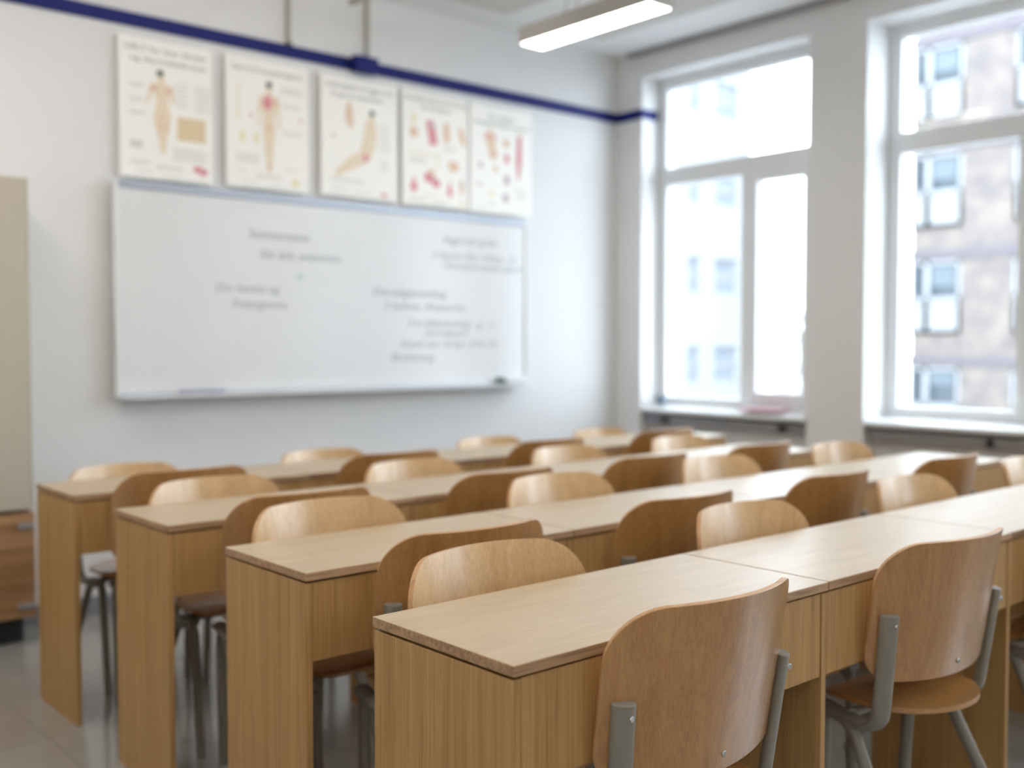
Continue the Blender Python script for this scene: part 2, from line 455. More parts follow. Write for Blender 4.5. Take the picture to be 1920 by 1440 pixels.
# ------------------------------------------------------------------ windows
def window(n, y0, y1, dx, moff):
    root = struct(empty('window_%d' % n, (XW + 0.16, (y0 + y1) / 2, ZS)))
    loc = root.location
    xf0, xf1 = XW + dx, XW + dx + 0.071
    def L(mb): # world -> local
        mb.v = [(x - loc.x, y - loc.y, z - loc.z) for x, y, z in mb.v]; return mb
    f = MB(); fw = 0.072
    f.box(xf0, xf1, y1 - fw, y1, ZS, ZH); f.box(xf0, xf1, y0, y0 + fw, ZS, ZH)
    f.box(xf0, xf1, y0 + fw, y1 - fw, ZH - 0.066, ZH); f.box(xf0, xf1, y0 + fw, y1 - fw, ZS, ZS + 0.054)
    f.box(xf0 - 0.012, xf1, y0 + fw, y1 - fw, 2.268, 2.380)                       # transom
    ym = y1 - moff
    f.box(xf0, xf1, ym - 0.038, ym + 0.038, ZS + 0.054, 2.268)                    # mullion
    L(f).build('window_frame', M['frame'], root, bevel=0.004)
    # opening casement on the right of the mullion
    s = MB(); a0, a1 = y0 + fw, ym - 0.038; sw = 0.052
    xs0 = xf0 - 0.018
    s.box(xs0, xf1 - 0.01, a1 - sw, a1, ZS + 0.054, 2.268); s.box(xs0, xf1 - 0.01, a0, a0 + sw, ZS + 0.054, 2.268)
    s.box(xs0, xf1 - 0.01, a0 + sw, a1 - sw, ZS + 0.054, ZS + 0.054 + sw); s.box(xs0, xf1 - 0.01, a0 + sw, a1 - sw, 2.268 - sw, 2.268)
    L(s).build('casement', M['frame'], root, bevel=0.004)
    for (g0, g1, h0, h1) in ((y0 + fw, y1 - fw, 2.380, ZH - 0.066), (ym + 0.038, y1 - fw, ZS + 0.054, 2.268), (a0 + sw, a1 - sw, ZS + 0.106, 2.216)):
        L(MB().box(xf0 + 0.041, xf0 + 0.047, g0, g1, h0, h1)).build('pane', M['glass'], root, smooth=False)
    sl = MB().box(XW - 0.026, xf0 + 0.02, y0 + 0.001, y1 - 0.001, ZS - 0.044, ZS)
    sl.v = [(x, y, z - (0.021 if (x < XW and z > ZS - 0.01) else 0.0)) for x, y, z in sl.v]
    L(sl).build('window_sill', M['sill'], root, bevel=0.005)
    hd = MB(); hd.box(xs0 - 0.02, xs0, a0 + 0.018, a0 + 0.036, 1.45, 1.57); hd.box(xs0 - 0.035, xs0 - 0.02, a0 + 0.02, a0 + 0.034, 1.36, 1.56)
    if n > 1: L(hd).build('window_handle', M['alu'], root, bevel=0.003)
    return root


for k, (y0, y1) in enumerate(WINS): window(k + 1, y0, y1, 0.164 if k == 0 else 0.225, 0.707 if k == 0 else 0.743)


# ------------------------------------------------------------------ cable trunking under the sills
def trunking(y0, y1, sockets, label):
    root = tag(empty('cable_trunking', (XW + 0.10, (y0 + y1) / 2, 0.742)), label, 'cable trunking', 'cable trunking under the window sills')
    loc = root.location
    def L(mb): mb.v = [(x - loc.x, y - loc.y, z - loc.z) for x, y, z in mb.v]; return mb
    b = MB(); b.box(XW + 0.025, XW + 0.0995, y0, y1, 0.712, 0.778)
    L(b).build('trunking_body', M['alug'], root, bevel=0.004)
    L(MB().box(XW + 0.019, XW + 0.026, y0 + 0.02, y1 - 0.02, 0.723, 0.766)).build('trunking_lid', M['alug'], root, bevel=0.002)
    for (c, wd, m) in sockets:
        L(MB().box(XW + 0.006, XW + 0.020, c - wd / 2, c + wd / 2, 0.722, 0.768)).build('socket', m, root, bevel=0.003)


trunking(3.375, 4.59, ((4.513, 0.056, M['lil']), (4.414, 0.053, M['black']), (3.525, 0.058, M['black']), (3.42, 0.055, M['base'])), 'grey cable trunking with black sockets under the window nearest the whiteboard')
trunking(1.775, 2.985, ((2.324, 0.032, M['black']),), 'grey cable trunking under the window at the right edge, one dark socket')

# things on the sill
c = MB(); c.tube([(0, 0, 0), (0, 0, 0.008), (0, 0, 0.058), (0, 0, 0.06)], 0.034, n=20)
tag(c.build('cup', M['teal'], loc=(5.225, 4.51, ZS)), 'small slate-blue cup in the far corner of the window sill', 'cup')
bk = MB(); bk.box(-0.07, 0.07, -0.17, 0.10, 0, 0.012)
b0 = bk.build('booklet', M['pink'], loc=(5.20, 3.72, ZS), bevel=0.001); b0.rotation_euler = (0, 0, 0.12)
tag(b0, 'pink booklet lying on the window sill', 'booklet')

# ------------------------------------------------------------------ whiteboard
BX0, BX1, BZ0, BZ1, BY = 1.768, 4.283, 0.985, 1.981, 4.77
wb = tag(empty('whiteboard', ((BX0 + BX1) / 2, YW, BZ0)), 'wide whiteboard with handwriting hanging below the posters', 'whiteboard')
wl = wb.location
def LW(mb): mb.v = [(x - wl.x, y - wl.y, z - wl.z) for x, y, z in mb.v]; return mb
LW(MB().box(BX0 + 0.01, BX1 - 0.01, BY, BY + 0.022, BZ0 + 0.01, BZ1 - 0.01)).build('writing_surface', M['board'], wb, smooth=False)
for x in (BX0, BX1 - 0.022):
    LW(MB().box(x, x + 0.022, BY - 0.008, BY + 0.028, BZ0, BZ1)).build('side_rail', M['whitep'], wb, bevel=0.003)
LW(MB().box(BX0 + 0.022, BX1 - 0.022, BY - 0.008, BY + 0.028, BZ1 - 0.034, BZ1)).build('top_rail', M['alu'], wb, bevel=0.003)
LW(MB().box(BX0 + 0.022, BX1 - 0.022, BY - 0.008, BY + 0.028, BZ0, BZ0 + 0.02)).build('bottom_rail', M['alu'], wb, bevel=0.003)
for x in (BX0 + 0.3, BX1 - 0.3):
    for z in (BZ0 + 0.06, BZ1 - 0.14):
        LW(MB().box(x - 0.03, x + 0.03, BY + 0.022, YW, z, z + 0.08)).build('wall_bracket', M['alug'], wb)
tr = MB(); tr.box(BX0 + 0.02, BX1 - 0.02, BY - 0.062, BY - 0.007, BZ0 - 0.002, BZ0 + 0.004); tr.box(BX0 + 0.02, BX1 - 0.02, BY - 0.066, BY - 0.060, BZ0 - 0.002, BZ0 + 0.013)
LW(tr).build('pen_tray', M['whitep'], wb, bevel=0.001)
WRITING = [('Sammensatte', 2.434, 1.780, 0.338), ('Sila dels. anatomica', 2.494, 1.684, 0.462), ('Din hevisti og', 2.257, 1.510, 0.344),
           ('Fotangioms,', 2.342, 1.433, 0.304), ('Begge knæ og hæl.', 3.642, 1.832, 0.40),
           ('2 ting kun ofte i ridning: - (1)', 3.558, 1.742, 0.634), ('i forhold til venstre bale A', 3.634, 1.684, 0.602),
           ('Dorsalgiamodtag', 3.163, 1.519, 0.501), ('3 behov: Akquartic.', 3.231, 1.445, 0.577), ('3 x tilskrevning - g - s', 3.391, 1.352, 0.624),
           ('(vil træner)', 3.508, 1.298, 0.304), ('Stemt set i krop i 4 hv (2)', 3.344, 1.236, 0.696), ('Bruksning', 3.283, 1.161, 0.292)]
for s_, x, z, wd in WRITING:
    text_obj('handwriting', s_, M['marker'], wb, x, BY - 0.0006, z - 0.02, wd, shear=0.25, height=0.042)
g_ = text_obj('handwriting', 'ti', M['green'], wb, 2.696, BY - 0.0006, 1.565, 0.045, shear=0.2, height=0.035); g_['label'] = 'small green handwriting'

tz = BZ0 + 0.004
sp = MB(); sp.box(-0.113, 0.113, -0.016, 0.016, 0, 0.026)
tag(sp.build('pen_holder', M['lil'], loc=(2.168, BY - 0.034, tz), bevel=0.004), 'long lilac-grey pen holder lying on the whiteboard tray', 'pen holder')
er = empty('board_eraser', (4.155, BY - 0.034, tz)); tag(er, 'white block eraser on the whiteboard tray', 'eraser')
MB().box(-0.08, 0.08, -0.018, 0.018, 0.012, 0.04).build('eraser_body', M['whitep'], er, bevel=0.005)
MB().box(-0.078, 0.078, -0.017, 0.017, 0, 0.012).build('felt_pad', M['base'], er, bevel=0.002)
mk = MB(); mk.tube([(-0.02, 0, 0.022), (-0.012, 0, 0.022), (0.024, 0, 0.022)], 0.022, n=18)
tag(mk.build('sponge', M['dgreen'], loc=(4.040, BY - 0.034, tz)), 'small dark green sponge beside the white eraser', 'sponge')


# ------------------------------------------------------------------ anatomy posters
SHEETS = {}


class Print:
    """decals on a poster, in metres from the poster's lower-left corner (flat print, facing the room)"""
    def __init__(s, W, H): s.W, s.H = W, H; s.mb = MB(); s.k = 0
    def dep(s): s.k += 1; return -0.00004 * s.k
    def ell(s, u, v, ru, rv, rot=0, n=18):
        c = (u * s.W, (1 - v) * s.H); p = []
        for k in range(n):
            a = 2 * pi * k / n; x, z = ru * s.W * cos(a), rv * s.H * sin(a)
            p.append((c[0] + x * cos(rot) - z * sin(rot), 0, c[1] + x * sin(rot) + z * cos(rot)))
        d = s.dep(); s.mb.poly([(a_, d, c_) for a_, b_, c_ in p]); return s
    def limb(s, u0, v0, u1, v1, w0, w1):
        a = Vector((u0 * s.W, (1 - v0) * s.H)); c = Vector((u1 * s.W, (1 - v1) * s.H)); d = (c - a).normalized(); n = Vector((-d.y, d.x))
        w0 *= s.W; w1 *= s.W
        q = [a + n * w0, a - n * w0, c - n * w1, c + n * w1]
        d_ = s.dep(); s.mb.poly([(p.x, d_, p.y) for p in q]); return s
    def rect(s, u0, v0, u1, v1):
        s.mb.poly([(u0 * s.W, 0, (1 - v1) * s.H), (u1 * s.W, 0, (1 - v1) * s.H), (u1 * s.W, 0, (1 - v0) * s.H), (u0 * s.W, 0, (1 - v0) * s.H)]); return s
    def lines(s, u0, v0, u1, v1, n, rag=0.15):
        for k in range(n):
            v = v0 + (v1 - v0) * k / max(1, n)
            s.rect(u0, v, u1 - (u1 - u0) * rag * random.random(), v + 0.0085)
        return s
    def out(s, name, m, parent, y=-0.0006):
        y = y * 1.8
        if name.startswith('figure'):
            o = s.mb.build(name, m, parent, smooth=False); o.location = (0, y, 0); return o
        sh = SHEETS[parent.name]; b = len(sh.v); sh.mats.append(m)
        sh.v += [(p[0], p[1] + y, p[2]) for p in s.mb.v]
        sh.f += [tuple(b + q for q in f) for f in s.mb.f]; sh.mi += [len(sh.mats) - 1] * len(s.mb.f)


PY = 4.803
def poster(x0, x1, z0, z1, label):
    W, H = x1 - x0, z1 - z0
    root = tag(empty('anatomy_poster', (x0, PY, z0)), label, 'poster', 'anatomy posters above the whiteboard')
    sh = MB(); sh.box(0, W, 0.0005, 0.0035, 0, H); sh.mats = [M['paper']]; SHEETS[root.name] = sh
    for u in (0.12, 0.88):
        for v in (0.12, 0.93):
            MB().box(u * W - 0.012, u * W + 0.012, 0.0035, YW - PY, v * H - 0.012, v * H + 0.012).build('mounting_pad', M['whitep'], root, smooth=False)
    return root, W, H, (lambda: Print(W, H))


def heading(root, W, H, lines):
    for s_, u0, u1, v in lines:
        text_obj('heading', s_, M['ink'], root, root.location.x + u0 * W, PY - 0.0006, root.location.z + (1 - v) * H - 0.012, (u1 - u0) * W, height=0.026)


# 1: standing back-view figure
r, W, H, P = poster(1.811, 2.265, 2.005, 2.648, 'poster of a standing figure with a tan box and red emblem, at the cabinet end')
heading(r, W, H, [('SÆLT for ilter, blodet', 0.06, 0.93, 0.075), ('og thyroidsekretet', 0.12, 0.93, 0.150)])
p = P(); p.ell(.44, .27, .035, .03); p.limb(.44, .28, .44, .33, .03, .05); p.limb(.34, .335, .54, .335, .03, .03)
p.limb(.44, .32, .45, .44, .105, .055); p.limb(.45, .43, .455, .54, .055, .09)
p.limb(.40, .53, .43, .66, .05, .032); p.limb(.50, .53, .475, .66, .05, .032); p.limb(.43, .66, .44, .81, .032, .012); p.limb(.475, .66, .465, .81, .032, .012)
p.limb(.345, .33, .30, .43, .028, .016); p.limb(.30, .43, .28, .47, .016, .008); p.limb(.535, .33, .56, .44, .026, .016)
p.out('figure', M['skin'], r)
P().ell(.43, .235, .038, .026).out('figure_hair', M['hair'], r, -0.0012)
p = P(); p.ell(.36, .345, .045, .03); p.ell(.52, .35, .04, .03); p.ell(.45, .545, .03, .018); p.ell(.415, .62, .025, .05); p.ell(.49, .62, .025, .05)
p.out('muscle_print', M['orange'], r, -0.0010)
P().rect(.61, .53, .92, .70).out('tan_diagram', M['tan'], r)
p = P(); p.ell(.83, .90, .05, .025); p.ell(.89, .915, .05, .026); p.out('emblem', M['red'], r)
p = P(); p.lines(.58, .29, .74, .48, 6); p.lines(.80, .29, .98, .5, 8); p.lines(.11, .33, .26, .36, 2); p.lines(.11, .43, .27, .47, 2); p.lines(.11, .53, .28, .55, 2)
p.rect(.11, .735, .24, .79); p.lines(.56, .76, .96, .86, 5); p.lines(.11, .88, .32, .90, 2); p.lines(.38, .90, .68, .93, 2); p.lines(.16, .95, .36, .965, 1); p.lines(.42, .97, .68, .985, 1)
p.out('small_print', M['pale'], r)

# 2: standing figure with red chest
r, W, H, P = poster(2.334, 2.792, 2.012, 2.652, 'poster of a standing figure with a rose-red chest')
heading(r, W, H, [('Vejen til dit bevægelsesapparat', 0.06, 0.92, 0.085)])
p = P(); p.ell(.51, .215, .035, .03); p.limb(.51, .23, .51, .28, .025, .04); p.limb(.51, .27, .51, .44, .105, .06); p.limb(.51, .43, .51, .54, .06, .075)
p.limb(.475, .53, .485, .68, .04, .03); p.limb(.545, .53, .53, .68, .04, .03); p.limb(.485, .68, .50, .87, .028, .012); p.limb(.53, .68, .52, .87, .028, .012)
p.limb(.41, .29, .39, .42, .025, .018); p.limb(.39, .42, .385, .52, .016, .01); p.limb(.61, .29, .625, .42, .025, .018); p.limb(.625, .42, .635, .52, .016, .01)
p.out('figure', M['skin'], r)
P().ell(.51, .185, .037, .026).out('figure_hair', M['hair'], r, -0.0012)
p = P(); p.ell(.49, .33, .055, .05); p.ell(.50, .30, .04, .03); p.ell(.29, .44, .018, .012); p.ell(.90, .43, .02, .012); p.out('red_print', M['red'], r, -0.0010)
p = P(); p.ell(.59, .32, .03, .04); p.ell(.50, .52, .05, .02); p.ell(.51, .82, .02, .03); p.out('orange_print', M['orange'], r, -0.0010)
p = P(); p.ell(.14, .46, .02, .02); p.rect(.16, .57, .22, .65); p.rect(.33, .57, .38, .65); p.ell(.83, .93, .05, .03); p.rect(.14, .20, .155, .44); p.out('yellow_print', M['yellow'], r)
p = P(); p.lines(.66, .19, .92, .24, 3); p.lines(.68, .32, .90, .36, 2); p.lines(.68, .53, .93, .56, 2); p.lines(.11, .74, .40, .82, 4); p.lines(.1, .87, .25, .89, 1); p.lines(.68, .83, .9, .85, 1)
p.lines(.34, .89, .67, .92, 2); p.lines(.18, .95, .38, .965, 1); p.lines(.48, .97, .66, .98, 1); p.out('small_print', M['pale'], r)

# 3: sitting figure
r, W, H, P = poster(2.864, 3.350, 2.018, 2.648, 'poster of a seated figure with outstretched legs')
heading(r, W, H, [('Undersøgelse af ryggen, den', 0.06, 0.94, 0.075), ('fri-gjorte muskulatur', 0.13, 0.82, 0.150)])
p = P(); p.ell(.65, .30, .03, .026); p.limb(.655, .30, .64, .38, .02, .06); p.limb(.64, .36, .60, .52, .07, .06); p.limb(.60, .50, .56, .66, .06, .085)
p.limb(.58, .63, .40, .68, .06, .045); p.limb(.40, .68, .20, .80, .042, .02); p.limb(.56, .68, .36, .75, .03, .03); p.limb(.36, .75, .18, .83, .03, .015)
p.limb(.69, .40, .70, .52, .02, .016); p.limb(.70, .52, .62, .66, .015, .012)
p.out('figure', M['skin'], r)
P().ell(.655, .27, .032, .028).out('figure_hair', M['hair'], r, -0.0012)
p = P(); p.ell(.57, .655, .035, .035); p.ell(.81, .955, .035, .018); p.out('red_print', M['red'], r, -0.0010)
p = P(); p.limb(.36, .20, .355, .33, .02, .055); p.limb(.355, .33, .38, .42, .05, .02); p.ell(.16, .50, .025, .016); p.out('muscle_print', M['orange'], r)
p = P(); p.lines(.76, .36, .90, .60, 8); p.lines(.76, .66, .88, .76, 4); p.lines(.12, .85, .60, .88, 2); p.lines(.12, .93, .35, .95, 1); p.lines(.42, .95, .66, .97, 1); p.out('small_print', M['pale'], r)

# 4: rows of joints
r, W, H, P = poster(3.380, 3.850, 2.015, 2.648, 'poster of many small red and brown joint drawings with a yellow line')
heading(r, W, H, [('Bevægelsesapparatets led og', 0.05, 0.97, 0.060), ('forbindelser', 0.28, 0.75, 0.130)])
p = P(); p.limb(.40, .24, .47, .45, .05, .06); p.ell(.44, .33, .055, .08); p.ell(.40, .74, .08, .05, .3); p.ell(.50, .79, .06, .04); p.ell(.17, .84, .05, .045); p.limb(.17, .75, .17, .84, .01, .03); p.ell(.71, .85, .035, .05)
p.limb(.71, .76, .71, .85, .01, .02); p.out('red_print', M['red'], r)
p = P(); p.ell(.66, .33, .05, .10); p.ell(.90, .34, .04, .09, .3); p.ell(.77, .62, .085, .05); p.ell(.43, .70, .05, .03); p.ell(.89, .80, .03, .07); p.ell(.17, .36, .06, .05); p.out('joint_print', M['orange'], r, -0.0009)
p = P(); p.rect(.10, .535, .55, .548); p.ell(.17, .24, .03, .05); p.ell(.90, .955, .04, .022); p.rect(.52, .55, .54, .66); p.out('yellow_print', M['yellow'], r, -0.0010)
p = P(); p.ell(.44, .285, .03, .035); p.ell(.90, .77, .022, .03); p.ell(.47, .745, .025, .02); p.out('mauve_print', M['mauve'], r, -0.0012)
p = P(); p.lines(.10, .58, .38, .64, 3); p.lines(.62, .46, .82, .49, 2); p.lines(.1, .94, .36, .965, 2); p.lines(.42, .955, .68, .98, 2); p.lines(.30, .90, .55, .92, 1); p.out('small_print', M['pale'], r)

# 5: organs and a leg
r, W, H, P = poster(3.863, 4.350, 2.010, 2.648, 'poster with a long red leg muscle drawing, nearest the windows')
heading(r, W, H, [('Knogler', 0.30, 0.72, 0.105), ('Bevægelsesapparat og sener', 0.08, 0.97, 0.165)])
p = P(); p.limb(.79, .24, .78, .50, .03, .045); p.limb(.78, .50, .77, .66, .04, .012); p.ell(.58, .47, .035, .05); p.ell(.32, .29, .09, .04); p.out('red_print', M['red'], r)
p = P(); p.ell(.33, .33, .07, .08); p.ell(.36, .44, .07, .06); p.ell(.57, .33, .05, .04); p.ell(.40, .58, .035, .03); p.limb(.32, .20, .33, .28, .01, .02); p.out('organ_print', M['orange'], r, -0.0009)
p = P(); p.ell(.16, .56, .03, .03); p.ell(.58, .67, .05, .05); p.ell(.56, .84, .05, .045); p.ell(.13, .74, .03, .016); p.ell(.86, .93, .02, .016); p.out('mauve_print', M['mauve'], r, -0.0010)
p = P(); p.ell(.33, .82, .03, .03); p.ell(.80, .20, .02, .03); p.out('yellow_print', M['yellow'], r, -0.0011)
p = P(); p.lines(.72, .74, .93, .86, 5); p.lines(.10, .74, .26, .76, 1); p.lines(.28, .90, .42, .93, 2); p.lines(.1, .95, .3, .97, 1); p.lines(.44, .96, .7, .98, 1); p.out('small_print', M['pale'], r)

for r_ in list(sc.objects):
    if r_.name in SHEETS: SHEETS[r_.name].build('printed_sheet', SHEETS[r_.name].mats, r_, smooth=False)

# ------------------------------------------------------------------ conduits, joint box
for x, top, lab in ((2.690, ZC, 'thin vertical cable conduit above the second poster'), (3.166, ZC, 'thin vertical cable conduit ending at the blue joint box')):
    o = empty('cable_conduit', (x, YW - 0.012, ZB1)); tag(o, lab, 'conduit', 'cable conduits above the blue band')
    MB().box(-0.011, 0.011, -0.006, 0.0118, 0.001, top - ZB1).build('conduit_tube', M['conduit'], o, bevel=0.003)
    MB().box(-0.015, 0.015, -0.010, 0.0, -0.008, 0.012).build('conduit_foot', M['black'] if x < 3 else M['conduit'], o, bevel=0.002)
jb = empty('junction_box', (3.129, YW - 0.012, 2.727)); tag(jb, 'blue cable joint box on the blue band', 'junction box')
MB().box(-0.072, 0.072, -0.058, -0.001, -0.042, 0.040).build('box_body', M['blue'], jb, bevel=0.004)
MB().box(-0.068, 0.068, -0.0615, -0.0575, -0.038, 0.036).build('box_lid', M['blue'], jb, bevel=0.002)

# ------------------------------------------------------------------ ceiling panels and pendant lamp
for x0, x1, y1, lab in ((2.20, 3.885, 4.50, 'large grey acoustic ceiling panel at the top edge of the photo'), (4.28, 4.64, 4.50, 'narrow grey ceiling panel between the pendant lamp and the windows')):
    tag(MB().box(x0, x1, 0.4, y1, ZC - 0.042, ZC).build('ceiling_panel', M['cpanel'], bevel=0.003), lab, 'ceiling panel', 'acoustic ceiling panels')

hb = empty('hanging_bar', (2.925, 3.5, 2.955)); tag(hb, 'thin grey bar hung below the ceiling, left of the pendant lamp', 'ceiling bar')
MB().box(-0.018, 0.018, -1.2, 1.10, 0, 0.026).build('bar', M['conduit'], hb, bevel=0.003)
for y in (0.9, -0.9): MB().tube([(0, y, 0.025), (0, y, ZC - 0.042 - 2.955)], 0.004, n=8).build('hanger_rod', M['steel'], hb)

lp = empty('pendant_lamp', (3.742, 3.69, 2.80)); tag(lp, 'long white pendant lamp with glowing underside hanging from the ceiling', 'lamp')
hs = MB(); hw_, hl = 0.083, 0.455
hs.box(-hw_, hw_, -hl, hl, 0.006, 0.084)
hs.box(-hw_, -hw_ + 0.006, -hl, hl, -0.002, 0.006); hs.box(hw_ - 0.006, hw_, -hl, hl, -0.002, 0.006)
hs.box(-hw_ + 0.006, hw_ - 0.006, -hl, -hl + 0.012, -0.002, 0.006); hs.box(-hw_ + 0.006, hw_ - 0.006, hl - 0.012, hl, -0.002, 0.006)
hs.build('lamp_housing', M['lampbody'], lp, bevel=0.002)
MB().box(-hw_ + 0.006, hw_ - 0.006, -hl + 0.012, hl - 0.012, 0.0, 0.0055).build('diffuser', M['diffuser'], lp, smooth=False)
for (x, y, tx) in ((0.0, 0.20, 0.03), (0.0, 0.10, 0.0), (0.0, -0.30, 0.0)):
    MB().tube([(x, y, 0.083), (x + tx, y - tx, ZC - 2.80)], 0.0022, n=8).build('suspension_wire', M['steel'], lp)

# ------------------------------------------------------------------ cabinets in the left corner
lc = empty('low_cabinet', (0.80, 4.64, 0)); tag(lc, 'low oak cabinet with metal handles at the left edge of the photo', 'cabinet')
MB().box(-0.53, 0.53, -0.12, 0.17, 0.112, 0.545).build('body', M['cab'], lc, bevel=0.002)
MB().box(-0.50, 0.50, -0.06, 0.15, 0, 0.112).build('plinth', M['black'], lc, smooth=False)
for z0, z1, hz in ((0.20, 0.540, 0.492), (0.116, 0.196, 0.163)):
    for x0, x1, hx in ((-0.528, -0.002, -0.07), (0.002, 0.528, 0.495)):
        d_ = MB().box(x0, x1, -0.138, -0.121, z0, z1).build('drawer', M['cab'], lc, bevel=0.0015)
        MB().box(hx - 0.035, hx + 0.03, -0.150, -0.137, hz - 0.012, hz + 0.012).build('handle', M['alug'], d_, bevel=0.004)
tc_ = empty('tall_cabinet', (0.80, 4.64, 0.547)); tag(tc_, 'tall cream cabinet standing on the low oak cabinet', 'cabinet')
MB().box(-0.53, 0.53, -0.12, 0.17, 0.008, 1.362).build('body', M['cream'], tc_, bevel=0.003)
MB().box(-0.50, 0.50, -0.10, 0.15, 0.0, 0.008).build('base_strip', M['black'], tc_, smooth=False)
for x0, x1 in ((-0.528, -0.001), (0.001, 0.516)):
    MB().box(x0, x1, -0.139, -0.121, 0.012, 1.358).build('door', M['cream'], tc_, bevel=0.003)

# ------------------------------------------------------------------ desks
ROWS = [('A', 1.1697, [1.0216, 1.878, 2.734, 3.58, 4.42]), ('B', 1.937, [1.110, 1.905, 2.760, 3.605, 4.450]),
        ('C', 2.6877, [1.126, 1.946, 2.692, 3.440, 4.188]), ('D', 3.423, [1.127, 1.990, 2.860, 3.690, 4.503])]
ROWN = dict(A='nearest row', B='second nearest row', C='third nearest row', D='farthest row')
DESKN = ['first desk from the left', 'second desk from the left', 'third desk from the left', 'window-end desk']
DD, TH, HT = 0.382, 0.0185, 0.75


def desk(x0, x1, y0, first, label):
    wd = x1 - x0; g = 0.0018
    root = tag(empty('student_desk', (x0, y0, 0)), label, 'desk', 'oak school desks in four rows')
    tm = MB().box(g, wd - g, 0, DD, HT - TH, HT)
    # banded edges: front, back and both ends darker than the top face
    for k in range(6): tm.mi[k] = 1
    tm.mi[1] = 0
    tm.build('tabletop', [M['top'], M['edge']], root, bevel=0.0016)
    pt = HT - TH - 0.005; pth = 0.0165
    if first:
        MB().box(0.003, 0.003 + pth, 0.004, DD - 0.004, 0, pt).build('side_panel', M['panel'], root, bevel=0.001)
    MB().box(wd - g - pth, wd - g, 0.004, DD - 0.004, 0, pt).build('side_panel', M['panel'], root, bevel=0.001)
    a0 = 0.003 + pth + 0.0022 if first else g + 0.0005
    a1 = wd - g - pth - 0.0022
    MB().box(a0, a1, 0.006, 0.022, 0.556, pt).build('apron', M['panel'], root, bevel=0.001)
    MB().box(a0, a1, DD - 0.022, DD - 0.006, 0.556, pt).build('apron', M['panel'], root, bevel=0.001)
    for q in (0.023, DD - 0.045):
        MB().box(a0 + 0.01, a1 - 0.01, q, q + 0.022, pt - 0.03, HT - TH).build('fixing_batten', M['edge'], root)
    return root


for rn, y0, xs in ROWS:
    for k in range(4):
        desk(xs[k], xs[k + 1], y0, k == 0, 'oak veneer desk, the %s in the %s' % (DESKN[k], ROWN[rn]))

# ------------------------------------------------------------------ chairs (built once, facing +Y, origin on the floor)
HWB, ZTB, ZBB, SAG, LEAN = 0.240, 0.819, 0.506, 0.086, 0.190


def back_y(x, z):
    flare = 0.80 + 0.20 * max(0.0, min(1.0, (z - 0.52) / 0.3))
    return SAG * flare * (x / HWB) ** 2 - LEAN * (z - 0.45)


def make_chair():
    root = empty('school_chair')
    nu, nv, rt, rb = 41, 15, 0.088, 0.062
    def PB(i, j):
        u = HWB * sin(pi / 2 * (2 * i / (nu - 1) - 1)); a = abs(u)
        zt = ZTB - 0.004 * (a / HWB) ** 2; zb = ZBB + 0.012 * (a / HWB) ** 2
        if a > HWB - rt: q = min(1, (a - HWB + rt) / rt); zt += -rt + rt * sqrt(max(0, 1 - q * q))
        if a > HWB - rb: q = min(1, (a - HWB + rb) / rb); zb += rb - rb * sqrt(max(0, 1 - q * q))
        z = zb + (zt - zb) * j / (nv - 1)
        return (u, back_y(u, z), z)
    bm_ = MB().sheet(PB, 0.0105, nu, nv)
    nq = 2 * (nu - 1) * (nv - 1)
    for k in range(len(bm_.f)):
        ys = [bm_.v[q] for q in bm_.f[k]]
        if k >= nq: bm_.mi[k] = 2
        elif sum(p[1] - back_y(p[0], p[2]) for p in ys) > 0: bm_.mi[k] = 1
    back = bm_.build('backrest', [M['back'], M['inner'], M['ply']], root, bevel=0.0028, seg=3, angle=40)
    # seat
    SW, Y0, Y1, ZS_ = 0.172, -0.048, 0.222, 0.4445
    ns, nt_ = 33, 15
    def PS(i, j):
        u = SW * sin(pi / 2 * (2 * i / (ns - 1) - 1)); a = abs(u) / SW
        yr = Y0 + 0.135 * (1 - sqrt(max(0, 1 - a * a)))
        q = max(0, (abs(u) - SW + 0.05) / 0.05); yf = Y1 - 0.05 * (1 - sqrt(max(0, 1 - min(1, q) ** 2))) - 0.004 * a
        y = yr + (yf - yr) * j / (nt_ - 1)
        z = ZS_ - 0.006 * (1 - a * a) * sin(pi * (j / (nt_ - 1)))
        fr = max(0, (y - (Y1 - 0.06)) / 0.06); z -= 0.012 * fr * fr
        return (u, y, z)
    MB().sheet(PS, 0.011, ns, nt_).build('seat', M['seat'], root, bevel=0.0028, seg=3, angle=40)
    posts = []
    for s in (-1, 1):
        path = fillet([(s * 0.212, 0.006, 0.664), (s * 0.196, 0.038, 0.400), (s * 0.172, 0.205, 0.416)], (0.050,), 9)
        # oval tube, its broad face turned to follow the curved backrest
        pm = MB(); pm.tube(path, 0.0205, 0.0125, n=22, ref=(s * 0.80, 0.60, 0.0))
        posts.append(pm.build('back_post', M['steel'], root, bevel=0.0015, angle=50))
        rl = fillet([(s * 0.176, 0.200, 0.412), (s * 0.186, 0.118, 0.400), (s * 0.216, -0.092, 0.0)], (0.060,), 9)
        MB().tube(rl, 0.0145, n=18).build('leg', M['steel'], root, angle=50)
        fl = fillet([(s * 0.176, 0.12, 0.412), (s * 0.170, 0.196, 0.408), (s * 0.158, 0.212, 0.0)], (0.040,), 8)
        MB().tube(fl, 0.0145, n=18).build('leg', M['steel'], root, angle=50)
    MB().tube([(-0.182, 0.13, 0.412), (0.182, 0.13, 0.412)], 0.011, n=14).build('cross_tube', M['steel'], root)
    return root, back, posts


def bolt_mesh():
    m = MB(); n = 14
    m.tube([(0, 0, 0), (0, -0.0022, 0), (0, -0.0036, 0)], 0.0058, n=n, ref=(1, 0, 0))
    # domed head with a dark socket
    for k, (r_, y) in enumerate(((0.0058, -0.0022), (0.0048, -0.0040), (0.0030, -0.0048))):
        pass
    return m


